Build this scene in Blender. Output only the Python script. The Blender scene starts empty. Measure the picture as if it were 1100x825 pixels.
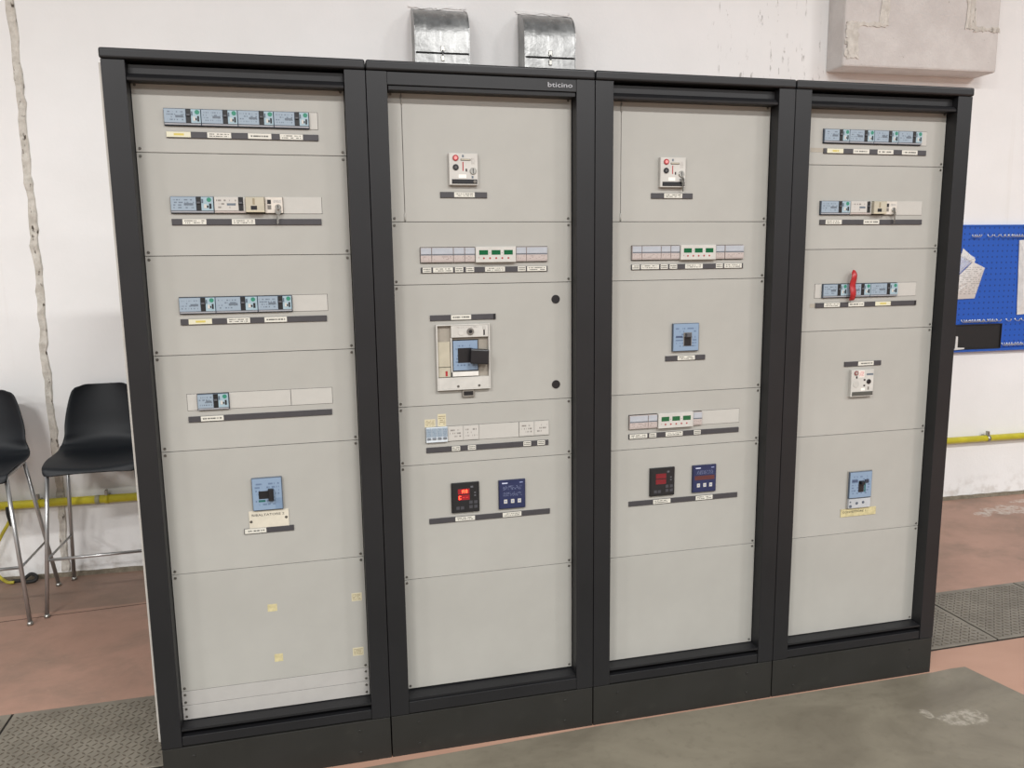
import bpy, bmesh, math, random
from mathutils import Matrix, Vector
random.seed(7)
SC = bpy.context.scene
COL = SC.collection

# ------------------------------------------------------------------ camera
def make_camera():
    F, C = 842.34, (0.56175, -2.50882, 1.68698)
    yaw, pit, rol = 0.23859, 0.15497, -0.01277
    f = Vector((math.sin(yaw)*math.cos(pit), math.cos(yaw)*math.cos(pit), -math.sin(pit)))
    r = Vector((math.cos(yaw), -math.sin(yaw), 0)); u = r.cross(f)
    r2 = r*math.cos(rol) + u*math.sin(rol); u2 = -r*math.sin(rol) + u*math.cos(rol)
    cd = bpy.data.cameras.new('camera'); co = bpy.data.objects.new('camera', cd); COL.objects.link(co)
    m = Matrix((r2, u2, -f)).transposed().to_4x4(); m.translation = C
    co.matrix_world = m
    cd.sensor_fit = 'HORIZONTAL'; cd.sensor_width = 36.0; cd.lens = F*36.0/1100.0
    cd.clip_start = 0.05; cd.clip_end = 100
    SC.camera = co
make_camera()

# ------------------------------------------------------------------ light
w = bpy.data.worlds.new('hall_light'); SC.world = w; w.use_nodes = True
bg = w.node_tree.nodes['Background']; bg.inputs[0].default_value = (0.97, 0.99, 1.0, 1); bg.inputs[1].default_value = 0.36
def hall_lamp(x, y, z, sx, sy, power):
    l = bpy.data.lights.new('hall_lamp', 'AREA'); l.shape = 'RECTANGLE'; l.size = sx; l.size_y = sy
    l.energy = power; l.color = (1.0, 0.992, 0.98)
    o = bpy.data.objects.new('hall_lamp', l); COL.objects.link(o); o.location = (x, y, z)
for y in (-4.8, -9.6):
    for x in (-7.5, -2.5, 2.5, 7.5):
        hall_lamp(x, y, 5.4, 1.5, 0.35, 330)
SC.view_settings.view_transform = 'Standard'; SC.view_settings.look = 'None'
SC.view_settings.exposure = 0.0; SC.view_settings.gamma = 1.0; SC.view_settings.use_curve_mapping = False

# ------------------------------------------------------------------ materials
def lin(c):
    if isinstance(c, str):
        c = tuple(int(c[i:i+2], 16)/255 for i in (0, 2, 4))
    return tuple((v/12.92 if v <= .04045 else ((v+.055)/1.055)**2.4) for v in c) + (1.0,)
MC = {}
def N(nt, typ, **kw):
    n = nt.nodes.new(typ)
    for k, v in kw.items(): setattr(n, k, v)
    return n
def L(nt, a, b): nt.links.new(a, b)
def base(name):
    m = bpy.data.materials.new(name); m.use_nodes = True
    nt = m.node_tree; return m, nt, nt.nodes['Principled BSDF']
def math_n(nt, op, a, b=None, clamp=False):
    n = N(nt, 'ShaderNodeMath', operation=op, use_clamp=clamp)
    for i, v in enumerate((a, b)):
        if v is None: continue
        if isinstance(v, (int, float)): n.inputs[i].default_value = v
        else: L(nt, v, n.inputs[i])
    return n.outputs[0]
def mixc(nt, fac, a, b):
    n = N(nt, 'ShaderNodeMix', data_type='RGBA')
    if isinstance(fac, (int, float)): n.inputs[0].default_value = fac
    else: L(nt, fac, n.inputs[0])
    for i, v in ((6, a), (7, b)):
        if isinstance(v, tuple): n.inputs[i].default_value = v
        else: L(nt, v, n.inputs[i])
    return n.outputs[2]
def noise(nt, vec, scale, detail=4, rough=.55, dist=0):
    n = N(nt, 'ShaderNodeTexNoise'); n.inputs['Scale'].default_value = scale
    n.inputs['Detail'].default_value = detail; n.inputs['Roughness'].default_value = rough
    n.inputs['Distortion'].default_value = dist
    if vec is not None: L(nt, vec, n.inputs['Vector'])
    return n.outputs[0]
def ramp(nt, v, lo, hi):
    n = N(nt, 'ShaderNodeMapRange', clamp=True); n.interpolation_type = 'SMOOTHSTEP'
    L(nt, v, n.inputs[0]); n.inputs[1].default_value = lo; n.inputs[2].default_value = hi
    return n.outputs[0]
def coords(nt, scale=(1, 1, 1), kind='Object'):
    t = N(nt, 'ShaderNodeTexCoord'); mp = N(nt, 'ShaderNodeMapping'); mp.inputs['Scale'].default_value = scale
    L(nt, t.outputs[kind], mp.inputs[0]); return mp.outputs[0]
def bump(nt, p, h, s, dist=.002):
    b = N(nt, 'ShaderNodeBump'); b.inputs['Strength'].default_value = s; b.inputs['Distance'].default_value = dist
    L(nt, h, b.inputs['Height']); L(nt, b.outputs[0], p.inputs['Normal'])
def mat(name, col, rough=.5, metal=0, vary=.06, scale=30, bmp=0, spec=.5, emit=None, es=0):
    if name in MC: return MC[name]
    m, nt, p = base(name); c = lin(col)
    nz = noise(nt, coords(nt), scale)
    dark = tuple(v*(1-vary) for v in c[:3])+(1,); lite = tuple(min(1, v*(1+vary)) for v in c[:3])+(1,)
    L(nt, mixc(nt, ramp(nt, nz, .3, .7), dark, lite), p.inputs['Base Color'])
    p.inputs['Roughness'].default_value = rough; p.inputs['Metallic'].default_value = metal
    p.inputs['Specular IOR Level'].default_value = spec
    if bmp: bump(nt, p, noise(nt, coords(nt), 900, 2), bmp, .0005)
    if emit: p.inputs['Emission Color'].default_value = lin(emit); p.inputs['Emission Strength'].default_value = es
    MC[name] = m; return m
def print_mat(name, paper, ink, rows=2, freq=14, thr=.5, rough=.5, x0=.08, x1=.92, z0=.12, z1=.88, strong=.85):
    """flat illegible small print: broken dashes in rows on a paper colour"""
    if name in MC: return MC[name]
    m, nt, p = base(name)
    t = N(nt, 'ShaderNodeTexCoord'); s = N(nt, 'ShaderNodeSeparateXYZ'); L(nt, t.outputs['Generated'], s.inputs[0])
    oi = N(nt, 'ShaderNodeObjectInfo')
    X, Z = s.outputs[0], s.outputs[2]
    zz = math_n(nt, 'MULTIPLY', math_n(nt, 'SUBTRACT', Z, z0), rows/(z1-z0))
    fr = math_n(nt, 'FRACT', zz); fl = math_n(nt, 'FLOOR', zz)
    rowm = math_n(nt, 'MULTIPLY', math_n(nt, 'GREATER_THAN', fr, .25), math_n(nt, 'LESS_THAN', fr, .75))
    cb = N(nt, 'ShaderNodeCombineXYZ'); L(nt, math_n(nt, 'MULTIPLY', X, freq), cb.inputs[0])
    L(nt, math_n(nt, 'MULTIPLY', fl, 7.3), cb.inputs[1]); L(nt, math_n(nt, 'MULTIPLY', oi.outputs['Random'], 90), cb.inputs[2])
    dash = math_n(nt, 'GREATER_THAN', noise(nt, cb.outputs[0], 1.0, 2), thr)
    inx = math_n(nt, 'MULTIPLY', math_n(nt, 'GREATER_THAN', X, x0), math_n(nt, 'LESS_THAN', X, x1))
    inz = math_n(nt, 'MULTIPLY', math_n(nt, 'GREATER_THAN', Z, z0), math_n(nt, 'LESS_THAN', Z, z1))
    k = math_n(nt, 'MULTIPLY', math_n(nt, 'MULTIPLY', rowm, dash), math_n(nt, 'MULTIPLY', inx, inz))
    L(nt, mixc(nt, math_n(nt, 'MULTIPLY', k, strong), lin(paper), lin(ink)), p.inputs['Base Color'])
    p.inputs['Roughness'].default_value = rough
    MC[name] = m; return m

def frame_mat():
    m, nt, p = base('anthracite_powder_coat')
    c = coords(nt); nz = noise(nt, c, 3, 5); fine = noise(nt, c, 420, 2)
    col = mixc(nt, ramp(nt, nz, .3, .7), lin('151517'), lin('1a1a1c'))
    scr = noise(nt, coords(nt, (160, 160, 9)), 1, 3); mask = noise(nt, c, 2.3, 2)
    k = math_n(nt, 'MULTIPLY', ramp(nt, scr, .70, .78), ramp(nt, mask, .58, .68))
    L(nt, mixc(nt, math_n(nt, 'MULTIPLY', k, .35), col, lin('6b6a69')), p.inputs['Base Color'])
    p.inputs['Roughness'].default_value = .45; p.inputs['Specular IOR Level'].default_value = .4
    bump(nt, p, fine, .12, .0006); return m
def plinth_mat():
    m, nt, p = base('plinth_powder_coat')
    c = coords(nt); nz = noise(nt, c, 5, 6)
    dust = ramp(nt, noise(nt, c, 14, 6), .55, .8)
    col = mixc(nt, ramp(nt, nz, .3, .7), lin('1a1915'), lin('1f1e1b'))
    L(nt, mixc(nt, math_n(nt, 'MULTIPLY', dust, .25), col, lin('38362f')), p.inputs['Base Color'])
    p.inputs['Roughness'].default_value = .55; bump(nt, p, noise(nt, c, 420, 2), .12, .0006); return m
def panel_mat():
    m, nt, p = base('light_grey_sheet_metal')
    c = coords(nt); nz = noise(nt, c, 2.5, 6, .6)
    col = mixc(nt, ramp(nt, nz, .3, .75), lin('9c9a94'), lin('a3a19b'))
    sp = ramp(nt, noise(nt, c, 38, 2), .80, .84)
    L(nt, mixc(nt, math_n(nt, 'MULTIPLY', sp, .35), col, lin('8d877c')), p.inputs['Base Color'])
    p.inputs['Roughness'].default_value = .38; p.inputs['Specular IOR Level'].default_value = .4
    bump(nt, p, noise(nt, c, 500, 2), .05, .0005); return m
def wall_mat():
    m, nt, p = base('white_painted_wall')
    c = coords(nt); big = noise(nt, c, .9, 5, .6); streak = noise(nt, coords(nt, (9, 9, .35)), 1, 5, .6)
    col = mixc(nt, ramp(nt, big, .3, .75), lin('e6e5e3'), lin('efeeed'))
    col = mixc(nt, math_n(nt, 'MULTIPLY', ramp(nt, streak, .62, .85), .35), col, lin('cbc4b8'))
    # specks and scuffs, denser along the right-hand half near the concrete block
    sp = ramp(nt, noise(nt, coords(nt, (16, 16, 6)), 1, 3), .74, .79)
    zone = ramp(nt, noise(nt, c, .7, 1), .55, .62)
    col = mixc(nt, math_n(nt, 'MULTIPLY', math_n(nt, 'MULTIPLY', sp, zone), .7), col, lin('7c746a'))
    sx = N(nt, 'ShaderNodeSeparateXYZ'); L(nt, c, sx.inputs[0])
    zn = math_n(nt, 'MULTIPLY', ramp(nt, sx.outputs[0], 2.75, 3.05), math_n(nt, 'LESS_THAN', sx.outputs[0], 3.7))
    scr = ramp(nt, noise(nt, coords(nt, (30, 30, 6)), 1, 4, .7), .59, .66); big2 = ramp(nt, noise(nt, coords(nt, (5, 5, 1.2)), 1, 3), .42, .54)
    col = mixc(nt, math_n(nt, 'MULTIPLY', math_n(nt, 'MULTIPLY', scr, zn), math_n(nt, 'MULTIPLY', big2, .55)), col, lin('6d655c'))
    low = math_n(nt, 'SUBTRACT', 1.0, ramp(nt, sx.outputs[2], .0, .25))
    col = mixc(nt, math_n(nt, 'MULTIPLY', math_n(nt, 'MULTIPLY', low, ramp(nt, noise(nt, c, 12, 5), .45, .7)), .5), col, lin('a89e92'))
    L(nt, col, p.inputs['Base Color']); p.inputs['Roughness'].default_value = .7
    h = math_n(nt, 'ADD', noise(nt, c, 60, 4), math_n(nt, 'MULTIPLY', noise(nt, c, 4, 3), 2.0))
    bump(nt, p, h, .25, .004); return m
def concrete_paint_mat():
    m, nt, p = base('painted_concrete')
    c = coords(nt); col = mixc(nt, ramp(nt, noise(nt, c, 5, 6, .65), .35, .75), lin('c9c3bf'), lin('d6d1cd'))
    pit = ramp(nt, noise(nt, c, 45, 4), .70, .76)
    L(nt, mixc(nt, math_n(nt, 'MULTIPLY', pit, .6), col, lin('8f867b')), p.inputs['Base Color'])
    p.inputs['Roughness'].default_value = .8
    bump(nt, p, math_n(nt, 'ADD', noise(nt, c, 18, 5), noise(nt, c, 90, 3)), .5, .006); return m
def rough_concrete_mat(name, a, b, k=.7):
    m, nt, p = base(name)
    c = coords(nt); n1 = noise(nt, c, 22, 6, .7)
    col = mixc(nt, ramp(nt, n1, .3, .7), lin(a), lin(b))
    pit = ramp(nt, noise(nt, coords(nt, (1, 1, .4)), 38, 4), .60, .68)
    L(nt, mixc(nt, math_n(nt, 'MULTIPLY', pit, k), col, lin('4f463d')), p.inputs['Base Color'])
    p.inputs['Roughness'].default_value = .9; bump(nt, p, n1, .7, .01); return m
def blob(nt, vec, centre, rx, ry, wob=.5):
    mp = N(nt, 'ShaderNodeMapping'); mp.inputs['Location'].default_value = (-centre[0]/rx, -centre[1]/ry, 0)
    mp.inputs['Scale'].default_value = (1/rx, 1/ry, 0); L(nt, vec, mp.inputs[0])
    ln = N(nt, 'ShaderNodeVectorMath', operation='LENGTH'); L(nt, mp.outputs[0], ln.inputs[0])
    d = math_n(nt, 'ADD', ln.outputs['Value'], math_n(nt, 'MULTIPLY', math_n(nt, 'SUBTRACT', noise(nt, vec, 9, 5, .65), .5), wob*4))
    n = N(nt, 'ShaderNodeMapRange', clamp=True); L(nt, d, n.inputs[0]); n.inputs[1].default_value = 1.05
    n.inputs[2].default_value = .85; return n.outputs[0]
def floor_mat():
    m, nt, p = base('red_pigmented_concrete')
    c = coords(nt)
    n1 = noise(nt, c, 1.3, 7, .62, .4); n2 = noise(nt, coords(nt, (2.4, 3.4, 1)), 1, 7, .68, .3); n3 = noise(nt, c, 30, 4)
    col = mixc(nt, ramp(nt, n1, .3, .7), lin('967666'), lin('a98574'))
    col = mixc(nt, math_n(nt, 'MULTIPLY', ramp(nt, n2, .42, .70), .6), col, lin('7a695c'))
    col = mixc(nt, math_n(nt, 'MULTIPLY', ramp(nt, n3, .55, .8), .25), col, lin('b0937f'))
    # brighter, cleaner concrete strip in front of the trench
    sx = N(nt, 'ShaderNodeSeparateXYZ'); L(nt, c, sx.inputs[0])
    front = math_n(nt, 'LESS_THAN', sx.outputs[1], .14)
    col = mixc(nt, math_n(nt, 'MULTIPLY', front, .85), col, mixc(nt, ramp(nt, n1, .3, .7), lin('a47f6c'), lin('ae8975')))
    # grimy greyer bay along the wall beyond the joint (left part of the hall)
    bay = math_n(nt, 'MULTIPLY', math_n(nt, 'GREATER_THAN', sx.outputs[1], 1.6), math_n(nt, 'LESS_THAN', sx.outputs[0], 2.0))
    col = mixc(nt, math_n(nt, 'MULTIPLY', bay, .45), col, lin('665a4e'))
    # worn-off plaster stains
    wob = noise(nt, c, 9, 5)
    for ctr, rx, ry in (((4.98, 1.62), .17, .09), ((4.75, 1.60), .05, .05), ((5.25, 1.75), .12, .04)):
        col = mixc(nt, math_n(nt, 'MULTIPLY', math_n(nt, 'MULTIPLY', blob(nt, c, ctr, rx, ry), ramp(nt, noise(nt, c, 32, 5, .7), .38, .6)), .7), col, lin('c8c0b7'))
    fl = ramp(nt, noise(nt, coords(nt, (7, 13, 1)), 1, 4, .7), .74, .79)
    col = mixc(nt, math_n(nt, 'MULTIPLY', fl, .35), col, lin('d8c6b8'))
    L(nt, col, p.inputs['Base Color'])
    rg = N(nt, 'ShaderNodeMapRange'); L(nt, n2, rg.inputs[0]); rg.inputs[3].default_value = .42; rg.inputs[4].default_value = .7
    L(nt, rg.outputs[0], p.inputs['Roughness']); bump(nt, p, n3, .15, .002); return m
def slab_mat():
    m, nt, p = base('grey_screed')
    c = coords(nt); n1 = noise(nt, coords(nt, (1.2, 2.2, 1)), 1.4, 7, .62, .6); n2 = noise(nt, c, 26, 5)
    col = mixc(nt, ramp(nt, n1, .3, .72), lin('655e51'), lin('7c7566'))
    col = mixc(nt, math_n(nt, 'MULTIPLY', ramp(nt, n2, .5, .75), .3), col, lin('5a5346'))
    for ctr, rx, ry in (((2.80, -.31), .09, .05), ((2.68, -.25), .02, .03), ((1.2, -.28), .10, .006)):
        col = mixc(nt, math_n(nt, 'MULTIPLY', math_n(nt, 'MULTIPLY', blob(nt, c, ctr, rx, ry, .5), ramp(nt, noise(nt, c, 40, 5, .7), .40, .62)), .5), col, lin('b5aea2'))
    L(nt, col, p.inputs['Base Color']); p.inputs['Roughness'].default_value = .5; bump(nt, p, n2, .2, .002); return m
def plate_mat():
    m, nt, p = base('worn_steel_tread_plate')
    c = coords(nt); col = mixc(nt, ramp(nt, noise(nt, c, 7, 6, .6), .3, .7), lin('6f695e'), lin('837d71'))
    L(nt, col, p.inputs['Base Color']); p.inputs['Roughness'].default_value = .5; p.inputs['Metallic'].default_value = .25
    return m
def galv_mat():
    m, nt, p = base('galvanised_steel')
    c = coords(nt); st = noise(nt, coords(nt, (26, 26, 4)), 1, 5, .65); bl = noise(nt, c, 9, 5, .6)
    col = mixc(nt, ramp(nt, bl, .3, .7), lin('7c7c7b'), lin('a2a2a1'))
    L(nt, mixc(nt, math_n(nt, 'MULTIPLY', ramp(nt, st, .5, .8), .6), col, lin('d8d8d6')), p.inputs['Base Color'])
    rg = N(nt, 'ShaderNodeMapRange'); L(nt, bl, rg.inputs[0]); rg.inputs[3].default_value = .25; rg.inputs[4].default_value = .5
    L(nt, rg.outputs[0], p.inputs['Roughness']); p.inputs['Metallic'].default_value = .85
    bump(nt, p, noise(nt, c, 14, 3), .35, .01); return m
def pegboard_mat():
    m, nt, p = base('blue_perforated_sheet')
    t = N(nt, 'ShaderNodeTexCoord'); s = N(nt, 'ShaderNodeSeparateXYZ'); L(nt, t.outputs['Object'], s.inputs[0])
    k = None
    for i in (0, 2):
        f = math_n(nt, 'FRACT', math_n(nt, 'MULTIPLY', s.outputs[i], 1/.038))
        g = math_n(nt, 'LESS_THAN', math_n(nt, 'ABSOLUTE', math_n(nt, 'SUBTRACT', f, .5)), .14)
        k = g if k is None else math_n(nt, 'MULTIPLY', k, g)
    L(nt, mixc(nt, k, lin('1d55b5'), lin('123a80')), p.inputs['Base Color']); p.inputs['Roughness'].default_value = .45
    return m

FRAME, PLINTH, PANEL, WALL = frame_mat(), plinth_mat(), panel_mat(), wall_mat()
CONC, FLOOR, SLAB, PLATE, GALV, PEG = concrete_paint_mat(), floor_mat(), slab_mat(), plate_mat(), galv_mat(), pegboard_mat()
PATCH = rough_concrete_mat('bare_concrete_patch', 'c4beb5', 'dcd7cf', .45)
CHASE = rough_concrete_mat('crumbling_joint_filler', 'b9b3a9', 'd8d3ca', 1.0)
SKIRT = rough_concrete_mat('grimy_mortar', '685f51', '877d6d', .5)
DARK = mat('black_gap', '141414', .8)
BLACK = mat('black_plastic', '17171a', .35)
CHAR = mat('charcoal_strip', '3a383b', .5)
WHITE = mat('white_plastic', 'b7b4ae', .45)
CREAM = mat('cream_plastic', 'a9a290', .45)
BLANK = mat('pale_grey_plastic', 'aeaba5', .45, vary=.02)
LGREY = mat('light_side_panel', 'b9b5ae', .5)
BLUEG = mat('blue_grey_plastic', '9fb1c0', .4)
BLUEL = mat('pale_blue_plastic', '8fa3ac', .4)
BLUEM = mat('breaker_blue_plastic', '6c8098', .4)
BLUED = mat('breaker_dark_edge', '4d5866', .5)
GREEN = mat('green_sticker', '27765f', .5)
TEAL = mat('teal_window', '1f5a55', .4)
RED = mat('red_plastic', '99262a', .4)
PINK = mat('pinkish_plastic', 'a89c97', .5)
WINDOW = mat('grey_flap', 'a3a6ac', .25)
LCD = mat('green_lcd', '0c5230', .2, emit='0f6a38', es=.06)
CHROME = mat('chrome_tube', 'b4b4b3', .3, .8, .03)
STEEL = mat('brushed_steel', 'a8a6a0', .32, .9)
SCREW = mat('dark_screw', '6a6762', .4, .8)
NAVY = mat('navy_face', '20274a', .4)
NAVYP = print_mat('navy_print', '20274a', '8890ac', 5, 18, .52, strong=.6)
CARD = print_mat('label_print', 'c6c3b9', '3b3a38', 2, 16, .47)
CARD1 = print_mat('label_print_single', 'c6c3b9', '2f2e2c', 1, 16, .45, z0=.2, z1=.8)
CARDY = print_mat('label_print_yellow', 'c6c2ab', 'b8a436', 1, 5, .38, x0=.3, x1=.72, z0=.1, z1=.9)
CARDS = print_mat('label_print_small', 'c6c3b9', '2f2e2c', 2, 7, .38)
BPRINT = print_mat('breaker_print', '8794a0', '3c4755', 4, 12, .53, strong=.65)
BPRINT2 = print_mat('breaker_print_big', '7a8da3', '3b4d69', 7, 10, .52, strong=.6)
WPRINT = print_mat('module_print', 'b3afa9', '524c48', 3, 9, .54, strong=.7)
PPRINT = print_mat('module_print_pink', 'ab9f9a', '5c4c48', 3, 8, .56, strong=.6)
MPRINT = print_mat('meter_print', '1d1d20', '77777a', 4, 9, .55, strong=.7)
REDPRINT = print_mat('red_print', 'd8d0c8', 'b03a40', 5, 7, .42)
NOTE = print_mat('note_print', 'bdb498', '5c4b30', 5, 6, .45, strong=.6)
YELL = mat('yellowed_tape', 'b7ac84', .6, vary=.15, scale=60)
REDWIN = mat('red_display_window', '7d1720', .2, emit='a01018', es=.25)
DKRED = mat('dim_red_display', '542c2c', .3)
LED = mat('red_led_segment', 'ff4020', .4, emit='ff3a22', es=9)
SHELL = mat('anthracite_seat_shell', '11151a', .5, vary=.08, bmp=.05, spec=.35)
YPIPE = mat('yellow_pipe_paint', 'c9bd2e', .4, vary=.12, scale=12)
RUBBER = mat('black_rubber', '201f1e', .7)
REDTAG = mat('red_lacquered_strap', '9c1f22', .35, vary=.12, scale=80)
PAPER = mat('white_paper', 'd9d7d4', .7)
PAPERP = print_mat('paper_print', 'cfcac6', '8d8884', 14, 14, .5, strong=.6)

# ------------------------------------------------------------------ mesh helpers
MESH = {}
def mesh_from(name, verts, faces, m, smooth=False):
    me = bpy.data.meshes.new(name); me.from_pydata([tuple(v) for v in verts], [], faces); me.update()
    if m: me.materials.append(m)
    if smooth:
        for p in me.polygons: p.use_smooth = True
    return me
def bm_mesh(name, bm, m, smooth=False):
    bmesh.ops.recalc_face_normals(bm, faces=bm.faces)
    me = bpy.data.meshes.new(name); bm.to_mesh(me); bm.free(); me.materials.append(m)
    if smooth:
        for p in me.polygons: p.use_smooth = True
    return me
def rbox(wd, h, t, b, m):
    """plate facing -Y: back at y=0, front at y=-t, front edge chamfered by b"""
    key = ('rbox', round(wd, 5), round(h, 5), round(t, 5), round(b, 5), m.name)
    if key in MESH: return MESH[key]
    a, c = wd/2, h/2; b = min(b, t*.6, a*.5, c*.5)
    vs = []
    for (x, z, y) in ((a, c, 0), (a, c, -(t-b)), (a-b, c-b, -t)):
        vs += [(-x, y, -z), (x, y, -z), (x, y, z), (-x, y, z)]
    fs = [(3, 2, 1, 0)]
    for k in (0, 4):
        for i in range(4):
            j = (i+1) % 4; fs.append((k+i, k+j, k+4+j, k+4+i))
    fs.append((8, 9, 10, 11))
    MESH[key] = mesh_from('plate', vs, fs, m); return MESH[key]
def disc(r, t, b, m, seg=20):
    key = ('disc', round(r, 5), round(t, 5), b, m.name, seg)
    if key in MESH: return MESH[key]
    vs = []; fs = []
    for (rr, y) in ((r, 0), (r, -(t-b)), (r-b, -t)):
        vs += [(rr*math.cos(2*math.pi*i/seg), y, rr*math.sin(2*math.pi*i/seg)) for i in range(seg)]
    for k in (0, seg):
        for i in range(seg):
            j = (i+1) % seg; fs.append((k+i, k+seg+i, k+seg+j, k+j))
    fs.append(tuple(range(seg))); fs.append(tuple(range(3*seg-1, 2*seg-1, -1)))
    bm = bmesh.new(); vv = [bm.verts.new(v) for v in vs]
    for f in fs: bm.faces.new([vv[i] for i in f])
    MESH[key] = bm_mesh('disc', bm, m); return MESH[key]
def box_mesh(x0, x1, y0, y1, z0, z1, m, bev=.0015, seg=2, origin=(0, 0, 0)):
    bm = bmesh.new(); bmesh.ops.create_cube(bm, size=1)
    for v in bm.verts:
        v.co.x = (x0+x1)/2 + v.co.x*(x1-x0) - origin[0]; v.co.y = (y0+y1)/2 + v.co.y*(y1-y0) - origin[1]
        v.co.z = (z0+z1)/2 + v.co.z*(z1-z0) - origin[2]
    if bev: bmesh.ops.bevel(bm, geom=list(bm.edges), offset=bev, segments=seg, affect='EDGES', profile=.5)
    return bm_mesh('box', bm, m)
def prism_mesh(prof, x0, x1, m, bev=0):
    """profile of (y,z) points swept along X"""
    bm = bmesh.new(); n = len(prof)
    a = [bm.verts.new((x0, y, z)) for y, z in prof]; b = [bm.verts.new((x1, y, z)) for y, z in prof]
    bm.faces.new(a); bm.faces.new(b[::-1])
    for i in range(n): bm.faces.new((a[i], b[i], b[(i+1) % n], a[(i+1) % n]))
    if bev: bmesh.ops.bevel(bm, geom=list(bm.edges), offset=bev, segments=2, affect='EDGES')
    return bm_mesh('prism', bm, m)
def tube_mesh(pts, r, m, seg=10, cap=True, rr=None):
    pts = [Vector(p) for p in pts]; n = len(pts); vs = []; fs = []
    up = None
    for i, p in enumerate(pts):
        d = (pts[min(i+1, n-1)] - pts[max(i-1, 0)]).normalized()
        if up is None:
            up = Vector((0, 0, 1)) if abs(d.z) < .9 else Vector((1, 0, 0))
        s = d.cross(up).normalized(); up = s.cross(d).normalized()
        q = rr[i] if rr else r
        for k in range(seg):
            a = 2*math.pi*k/seg; vs.append(p + s*math.cos(a)*q + up*math.sin(a)*q)
    for i in range(n-1):
        for k in range(seg):
            j = (k+1) % seg; fs.append((i*seg+k, i*seg+j, (i+1)*seg+j, (i+1)*seg+k))
    if cap: fs.append(tuple(range(seg-1, -1, -1))); fs.append(tuple(range((n-1)*seg, n*seg)))
    me = mesh_from('tube', vs, fs, m)
    for p in me.polygons: p.use_smooth = len(p.vertices) == 4
    return me
def spline(pts, n=8):
    pts = [Vector(p) for p in pts]; out = []
    for i in range(len(pts)-1):
        p0, p1, p2, p3 = pts[max(i-1, 0)], pts[i], pts[i+1], pts[min(i+2, len(pts)-1)]
        for k in range(n):
            t = k/n
            out.append(.5*((2*p1)+(p2-p0)*t+(2*p0-5*p1+4*p2-p3)*t*t+(3*p1-p0-3*p2+p3)*t**3))
    return out + [pts[-1]]
POS = {}
def obj(name, me, parent=None, at=(0, 0, 0)):
    """at = position in the coordinate system of the TOP thing (not of the direct parent)"""
    o = bpy.data.objects.new(name, me); COL.objects.link(o); at = Vector(at)
    if parent is not None:
        o.parent = parent; o.location = at - POS[parent]
    else: o.location = at
    POS[o] = at if parent is not None else Vector((0, 0, 0))
    return o
def thing(name, label, cat, loc=(0, 0, 0), rotz=0, group=None):
    o = bpy.data.objects.new(name, None); COL.objects.link(o); o.empty_display_size = .05
    o.location = loc; o.rotation_euler = (0, 0, rotz); o['label'] = label; o['category'] = cat
    if group: o['group'] = group
    POS[o] = Vector((0, 0, 0)); return o
def single(name, me, label, cat, loc=(0, 0, 0), rotz=0, group=None):
    o = bpy.data.objects.new(name, me); COL.objects.link(o); o.location = loc; o.rotation_euler = (0, 0, rotz)
    o['label'] = label; o['category'] = cat
    if group: o['group'] = group
    POS[o] = Vector((0, 0, 0)); return o
def struct(name, me, loc=(0, 0, 0), rotz=0, label=None):
    o = bpy.data.objects.new(name, me); COL.objects.link(o); o.location = loc; o.rotation_euler = (0, 0, rotz)
    o['kind'] = 'structure'
    if label: o['label'] = label
    POS[o] = Vector((0, 0, 0)); return o
def text_mesh(txt, size, m, depth=.0003, width=None):
    cu = bpy.data.curves.new('lettering', 'FONT'); cu.body = txt; cu.size = size; cu.extrude = depth
    cu.align_x = 'CENTER'; cu.align_y = 'CENTER'; cu.resolution_u = 2
    o = bpy.data.objects.new('lettering', cu); COL.objects.link(o)
    dg = bpy.context.evaluated_depsgraph_get(); dg.update()
    me = bpy.data.meshes.new_from_object(o.evaluated_get(dg)); bpy.data.objects.remove(o); bpy.data.curves.remove(cu)
    me.transform(Matrix.Rotation(math.pi/2, 4, 'X'))
    if width:
        xs = [v.co.x for v in me.vertices]; me.transform(Matrix.Diagonal((width/(max(xs)-min(xs)), 1, 1, 1)))
    me.materials.clear(); me.materials.append(m); return me

# ------------------------------------------------------------------ the setting
TH = math.atan(.0295); WO = Vector((0, 2.06, 0))
def wallpt(s, off, z):
    """point s metres along the back wall, off metres in front of it"""
    return (WO.x + s*math.cos(TH) - off*math.sin(TH), WO.y - s*math.sin(TH) - off*math.cos(TH), z)
floor = struct('floor', box_mesh(-14, 18, -22, 2.9, -.12, 0, FLOOR, 0))
wall = struct('wall_back', box_mesh(-14, 18, 0, .25, -.02, 7.0, WALL, 0), WO, -TH)
# expansion joint of the red floor in front of the stools
struct('trim_1', box_mesh(-3.5, 3.0, -.003, .003, 0, .0008, mat('joint_dirt', '5a463b', .9), 0), (0, 1.60, 0), .06, 'dark expansion joint across the red floor')
# mortar skirting at the foot of the wall
def skirting():
    bm = bmesh.new(); n = 300; rows = []
    for i in range(n+1):
        s = -4 + 12*i/n; h = .021 + .004*random.random(); d = .012 + .006*random.random()
        rows.append([bm.verts.new((s, y, z)) for y, z in ((0, h), (-d*.6, h*.85), (-d, 0), (0, 0))])
    for a, b in zip(rows, rows[1:]):
        for k in range(4): bm.faces.new((a[k], b[k], b[(k+1) % 4], a[(k+1) % 4]))
    bm.faces.new(rows[0]); bm.faces.new(rows[-1])
    return bm_mesh('skirting', bm, SKIRT)
struct('baseboard_back', skirting(), WO, -TH)
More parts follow.
